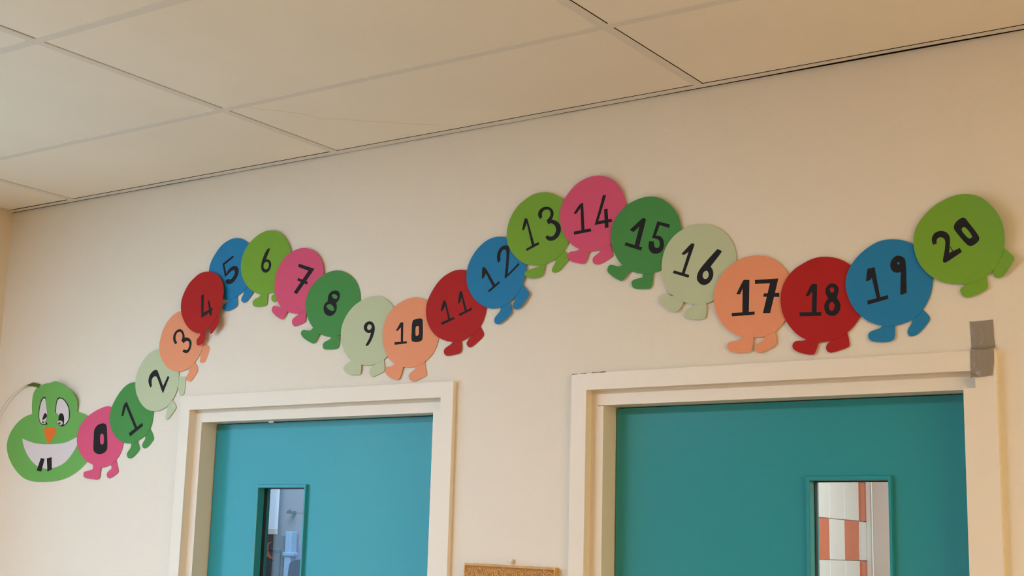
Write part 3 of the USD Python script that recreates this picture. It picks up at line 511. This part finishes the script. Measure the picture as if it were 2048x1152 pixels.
# ------------------------------------------------------------------ carved picture frame on a tack between the doors
pf = UsdGeom.Xform.Define(stage, '/World/picture_frame')
pf.AddTranslateOp().Set(Gf.Vec3d(-2.0626, 0, 1.6229))
pf.AddRotateYOp().Set(1.05)
pf = tag(pf, 'carved light wood picture frame hanging from a white tack between the doors', 'picture frame')
HW, HH, BWD = 0.1397, 0.36, 0.045
D = 0.016
for (x0, x1, z0, z1) in ((-HW, HW, -BWD, 0), (-HW, HW, -HH, -HH + BWD), (-HW, -HW + BWD, -HH + BWD, -BWD), (HW - BWD, HW, -HH + BWD, -BWD)):
    obj('frame_bar', rbox(x0, x1, -D, -0.002, z0, z1, 0.0015), M['wood_dark'], pf)
obj('edge_moulding', m3.Manifold.batch_boolean([rbox(-HW - 0.001, HW + 0.001, -D - 0.003, -0.001, -0.0045, 0.0015, 0.001), rbox(-HW - 0.001, HW + 0.001, -D - 0.003, -0.001, -HH - 0.0015, -HH + 0.0045, 0.001),
    rbox(-HW - 0.001, -HW + 0.003, -D - 0.003, -0.001, -HH, 0, 0.001), rbox(HW - 0.003, HW + 0.001, -D - 0.003, -0.001, -HH, 0, 0.001)], m3.OpType.Add), M['wood'], pf)
obj('picture', box(-HW + BWD - 0.004, HW - BWD + 0.004, -0.006, -0.003, -HH + BWD - 0.004, -BWD + 0.004), M['white_paper'], pf)


def arc_tube(cx, cz, r, a0, a1, w, n=14, y=-D):
    a = np.radians(np.linspace(a0, a1, n))
    ring = []
    for ang in a:
        for q in np.linspace(0, math.pi, 5):
            rad = r + w * math.cos(q)
            ring.append((cx + rad * math.cos(ang), y - w * 0.9 * math.sin(q) - 0.0002, cz + rad * math.sin(ang)))
    ring = np.array(ring)
    F = []
    for i in range(n - 1):
        for j in range(4):
            p = i * 5 + j
            F += [(p, p + 5, p + 6), (p, p + 6, p + 1)]
    tm = trimesh.Trimesh(ring, F, process=False)
    return tm


k = 0
for row_z, flip in ((-0.0215, 0), (-HH + 0.0215, 1)):
    for i in range(9):
        cx = -HW + 0.0155 + i * (2 * HW - 0.031) / 8
        up_ = 1 if i % 2 == 0 else -1
        off = 0.0035 * up_
        ms = [arc_tube(cx, row_z - off, 0.0125, -20 if up_ > 0 else 160, 200 if up_ > 0 else 380, 0.0017, 16),
              arc_tube(cx, row_z - off, 0.0078, 0, 360, 0.0015, 16)]
        for (ddx, ddz) in ((-0.0028, 0), (0.0028, 0), (0, 0.0034 * up_)):
            b = trimesh.creation.icosphere(1, 0.0015)
            b.apply_translation((cx + ddx, -D - 0.0004, row_z - off + ddz))
            ms.append(b)
        obj('carved_scroll', join(*ms), M['wood'], pf, smooth=60)
        if i < 8:
            c2 = cx + (2 * HW - 0.031) / 16
            obj('carved_leaf', join(arc_tube(c2, row_z + 0.012 * up_ + 0.001, 0.006, 180 if up_ > 0 else 0, 360 if up_ > 0 else 180, 0.0013, 10), arc_tube(c2, row_z - 0.0145 * up_, 0.0042, 0, 360, 0.0012, 10)), M['wood'], pf, smooth=60)
for sx in (-1, 1):
    for i in range(10):
        cz = -0.062 - i * (HH - 0.124) / 9
        obj('carved_scroll', join(arc_tube(sx * (HW - 0.0215), cz, 0.0115, 0, 360, 0.0017, 16), arc_tube(sx * (HW - 0.0215), cz, 0.006, 0, 360, 0.0015, 14)), M['wood'], pf, smooth=60)

tk = thing('drawing_pin', (-2.0641, 0, 1.6360), label='white round push pin in the wall just above the carved frame', cat='push pin')
prof = np.array([(0, -0.0150), (0.0028, -0.0147), (0.0050, -0.0134), (0.0063, -0.0110), (0.0064, -0.0086), (0.0052, -0.0064), (0.0032, -0.0050), (0.0030, -0.0030), (0.0042, -0.0020), (0.0042, -0.0010), (0, -0.0010)])
hd = trimesh.creation.revolve(prof, sections=28)
hd.apply_transform(trimesh.transformations.rotation_matrix(-math.pi / 2, (1, 0, 0)))
if hd.bounds[1][1] > 0.005:
    hd.apply_transform(trimesh.transformations.rotation_matrix(math.pi, (1, 0, 0)))
hd.apply_scale((1, 0.62, 1))
obj('pin_head', hd, M['tack'], tk, smooth=35)
pinm = trimesh.creation.cylinder(0.0006, 0.008, sections=10)
pinm.apply_transform(trimesh.transformations.rotation_matrix(math.pi / 2, (1, 0, 0)))
obj('pin', pinm.apply_translation((0, 0.002, 0)), M['latch'], tk)

# ------------------------------------------------------------------ washroom behind the right door
obj('wall_washroom', join(box(-2.2, 0.6, 2.36, 2.46, 0, 2.62), box(0.5, 0.6, WT, 2.36, 0, 2.62)), M['white_wall'], label='pale washroom wall seen through the right door glass', cat='wall', kind='structure')
obj('floor_washroom', box(-2.2, 0.6, WT, 2.36, -0.1, 0), M['floor'], label='washroom floor behind the right door', cat='floor', kind='structure')
obj('ceiling_washroom', box(-2.2, 0.6, WT, 2.46, 2.56, 2.62), M['white_wall'], label='washroom ceiling behind the right door', cat='ceiling', kind='structure')
tw = thing('wall_tiled', (-2.0, 0, 0), label='washroom wall of white and orange glazed tiles behind the right door glass', cat='wall', kind='structure')
obj('grout_bed', box(-0.1, -0.002, WT, 2.36, 0, 2.56), M['grout'], tw)
ORANGE = {(3, 1), (1, 1 - 1), (3, 1 - 1)}
YE = 2.348
cols = [YE - 0.084] + [YE - 0.084 - 0.15 * i for i in range(1, 14)]
zrows = [0.162 + 0.15 * i for i in range(16)]
for ci, ya in enumerate(cols):
    yb = YE if ci == 0 else ya + 0.15
    if yb < 1.0:
        continue
    for ri, z in enumerate(zrows):
        if z < 1.2 or z > 2.3:
            continue
        row = round((z - 1.812) / 0.15)                       # 0 = the row seen at the top of the glass
        og = (row % 2 == 0 and ci in (0, 4)) or (row % 2 != 0 and ci in (1, 3))
        obj('tile', rbox(-0.003, 0.004, ya + 0.0012, yb - 0.0012, z + 0.0012, z + 0.1488, 0.0012), M['tile_orange' if og else 'tile_white'], tw)
pc = thing('pipe_casing', (-2.0, 2.348, 0), label='narrow white boxed casing beside the tiles behind the right door glass', cat='casing')
obj('casing_board', rbox(0.004, 0.028, -0.012, 0.01, 0, 2.55, 0.002), M['white_wall'], pc)
obj('edge_strip', rbox(0.028, 0.034, -0.020, 0.01, 0, 2.55, 0.002), M['tile_white'], pc)
cp = thing('cubicle_panel', (-2.0, 2.348, 0), label='plain beige cubicle panel at the right of the tiles behind the glass', cat='panel')
obj('panel_board', rbox(0.034, 0.62, -0.016, 0.008, 0.12, 2.2, 0.002), M['beige_panel'], cp)
obj('panel_foot', rbox(0.08, 0.11, -0.012, 0.004, 0, 0.12, 0.002), M['hook'], cp)

# ------------------------------------------------------------------ storeroom behind the left door
obj('wall_storeroom', join(box(-4.7, -2.12, 1.42, 1.52, 0, 2.62), box(-4.8, -4.7, WT, 1.52, 0, 2.62), box(-2.2, -2.12, WT, 1.42, 0, 2.62)), M['grey_wall'], label='grey storeroom wall seen through the left door glass', cat='wall', kind='structure')
obj('floor_storeroom', box(-4.7, -2.2, WT, 1.42, -0.1, 0), M['floor'], label='storeroom floor behind the left door', cat='floor', kind='structure')
obj('ceiling_storeroom', box(-4.8, -2.12, WT, 1.52, 2.56, 2.62), M['white_wall'], label='storeroom ceiling behind the left door', cat='ceiling', kind='structure')
sh = thing('hanging_sheet', (-4.30, 1.38, 1.706), label='pale bluish white sheet hanging at the upper left behind the left door glass', cat='sheet')
obj('paper', rbox(-0.06, 0.088, -0.002, 0.0, 0.0, 0.50, 0.0005), M['bright'], sh)
obj('hem', rbox(-0.06, 0.088, -0.004, -0.001, 0.0, 0.024, 0.0008), M['white_wall'], sh)
bd = thing('notice_board', (-4.30, 1.37, 1.10), label='dark grey notice board with a rust orange crescent behind the left door glass', cat='board')
obj('board_panel', rbox(-0.10, 0.130, 0.0, 0.02, 0, 0.602, 0.001), M['board'], bd)
obj('dark_panel', rbox(-0.10, 0.074, -0.004, 0.001, 0, 0.602, 0.001), M['board_dark'], bd)
cr = [(0.072, 0.577), (0.040, 0.572), (0.027, 0.556), (0.024, 0.540), (0.030, 0.524), (0.048, 0.508), (0.082, 0.502), (0.060, 0.520), (0.048, 0.536), (0.046, 0.552), (0.050, 0.566)]
cp_ = smooth_poly([int(v * 1e4) for q in cr for v in (q[0] + 0.008, q[1])], 80)
obj('crescent', sheet([cp_], 0.001, lambda x, z: 0.0045 + 0 * x), M['crescent'], bd, label='rust orange crescent')
obj('ruled_line', join(box(0.03, 0.126, -0.006, -0.0035, 0.5395, 0.5412), box(0.1245, 0.126, -0.006, 0.001, 0.3, 0.5412)), M['gasket'], bd, label='thin black line')
nt = thing('note_sheet', (-4.264, 1.36, 1.30), label='small white note at the foot of the left door glass', cat='note')
obj('paper', rbox(-0.03, 0.012, 0, 0.001, 0, 0.260, 0.0003), M['bright'], nt)
obj('pin', rbox(-0.004, 0.0, -0.002, 0.001, 0.250, 0.254, 0.0005), M['latch'], nt)
hk = thing('coat_hook', (-4.15, 1.42, 1.80), label='dark metal wall hook with a thin rod behind the left door glass', cat='hook')
obj('hook_plate', rbox(-0.014, 0.004, -0.045, 0.0, -0.006, 0.006, 0.002), M['hook'], hk)
obj('hook_arm', m3.Manifold.batch_hull([m3.Manifold.sphere(0.003, 12).translate((-0.010, -0.045, -0.002)), m3.Manifold.sphere(0.002, 12).translate((0.010, -0.045, 0.011))]), M['hook'], hk)
obj('rod', m3.Manifold.batch_hull([m3.Manifold.sphere(0.0012, 10).translate((0.0, -0.042, 0.002)), m3.Manifold.sphere(0.0012, 10).translate((0.12, -0.042, -0.010))]), M['hook'], hk)
bx = thing('storage_box', (-4.14, 1.37, 1.20), label='pale blue plastic storage box standing upright behind the left door glass', cat='box')
obj('box_body', rbox(-0.018, 0.016, 0, 0.04, 0.0, 0.52, 0.003), M['lightblue'], bx)
obj('box_lid', rbox(-0.024, 0.036, -0.006, 0.042, 0.418, 0.434, 0.003), M['lightblue'], bx)
co = thing('lilac_coat', (-4.048, 1.36, 1.20), label='lilac coat with a dark purple collar hanging behind the left door glass', cat='coat')
pl = np.array([(-0.075, 0.0), (-0.062, 0.20), (-0.045, 0.345), (-0.020, 0.40), (0.008, 0.47), (0.05, 0.50), (0.09, 0.44), (0.11, 0.0)])
obj('coat_body', sheet([smooth_poly([int(v * 1e4) for q in pl for v in q], 80)], 0.02, lambda x, z: 0.004 + 0.006 * np.sin(x * 120)), M['lilac'], co)
pl = np.array([(-0.046, 0.0), (-0.046, 0.30), (-0.034, 0.385), (-0.022, 0.400), (0.004, 0.405), (0.05, 0.41), (0.06, 0.0)])
obj('coat_lining', sheet([smooth_poly([int(v * 1e4) for q in pl for v in q], 60)], 0.004, lambda x, z: 0.032 + 0.003 * np.sin(x * 160)), M['purple'], co, label='dark purple lining')
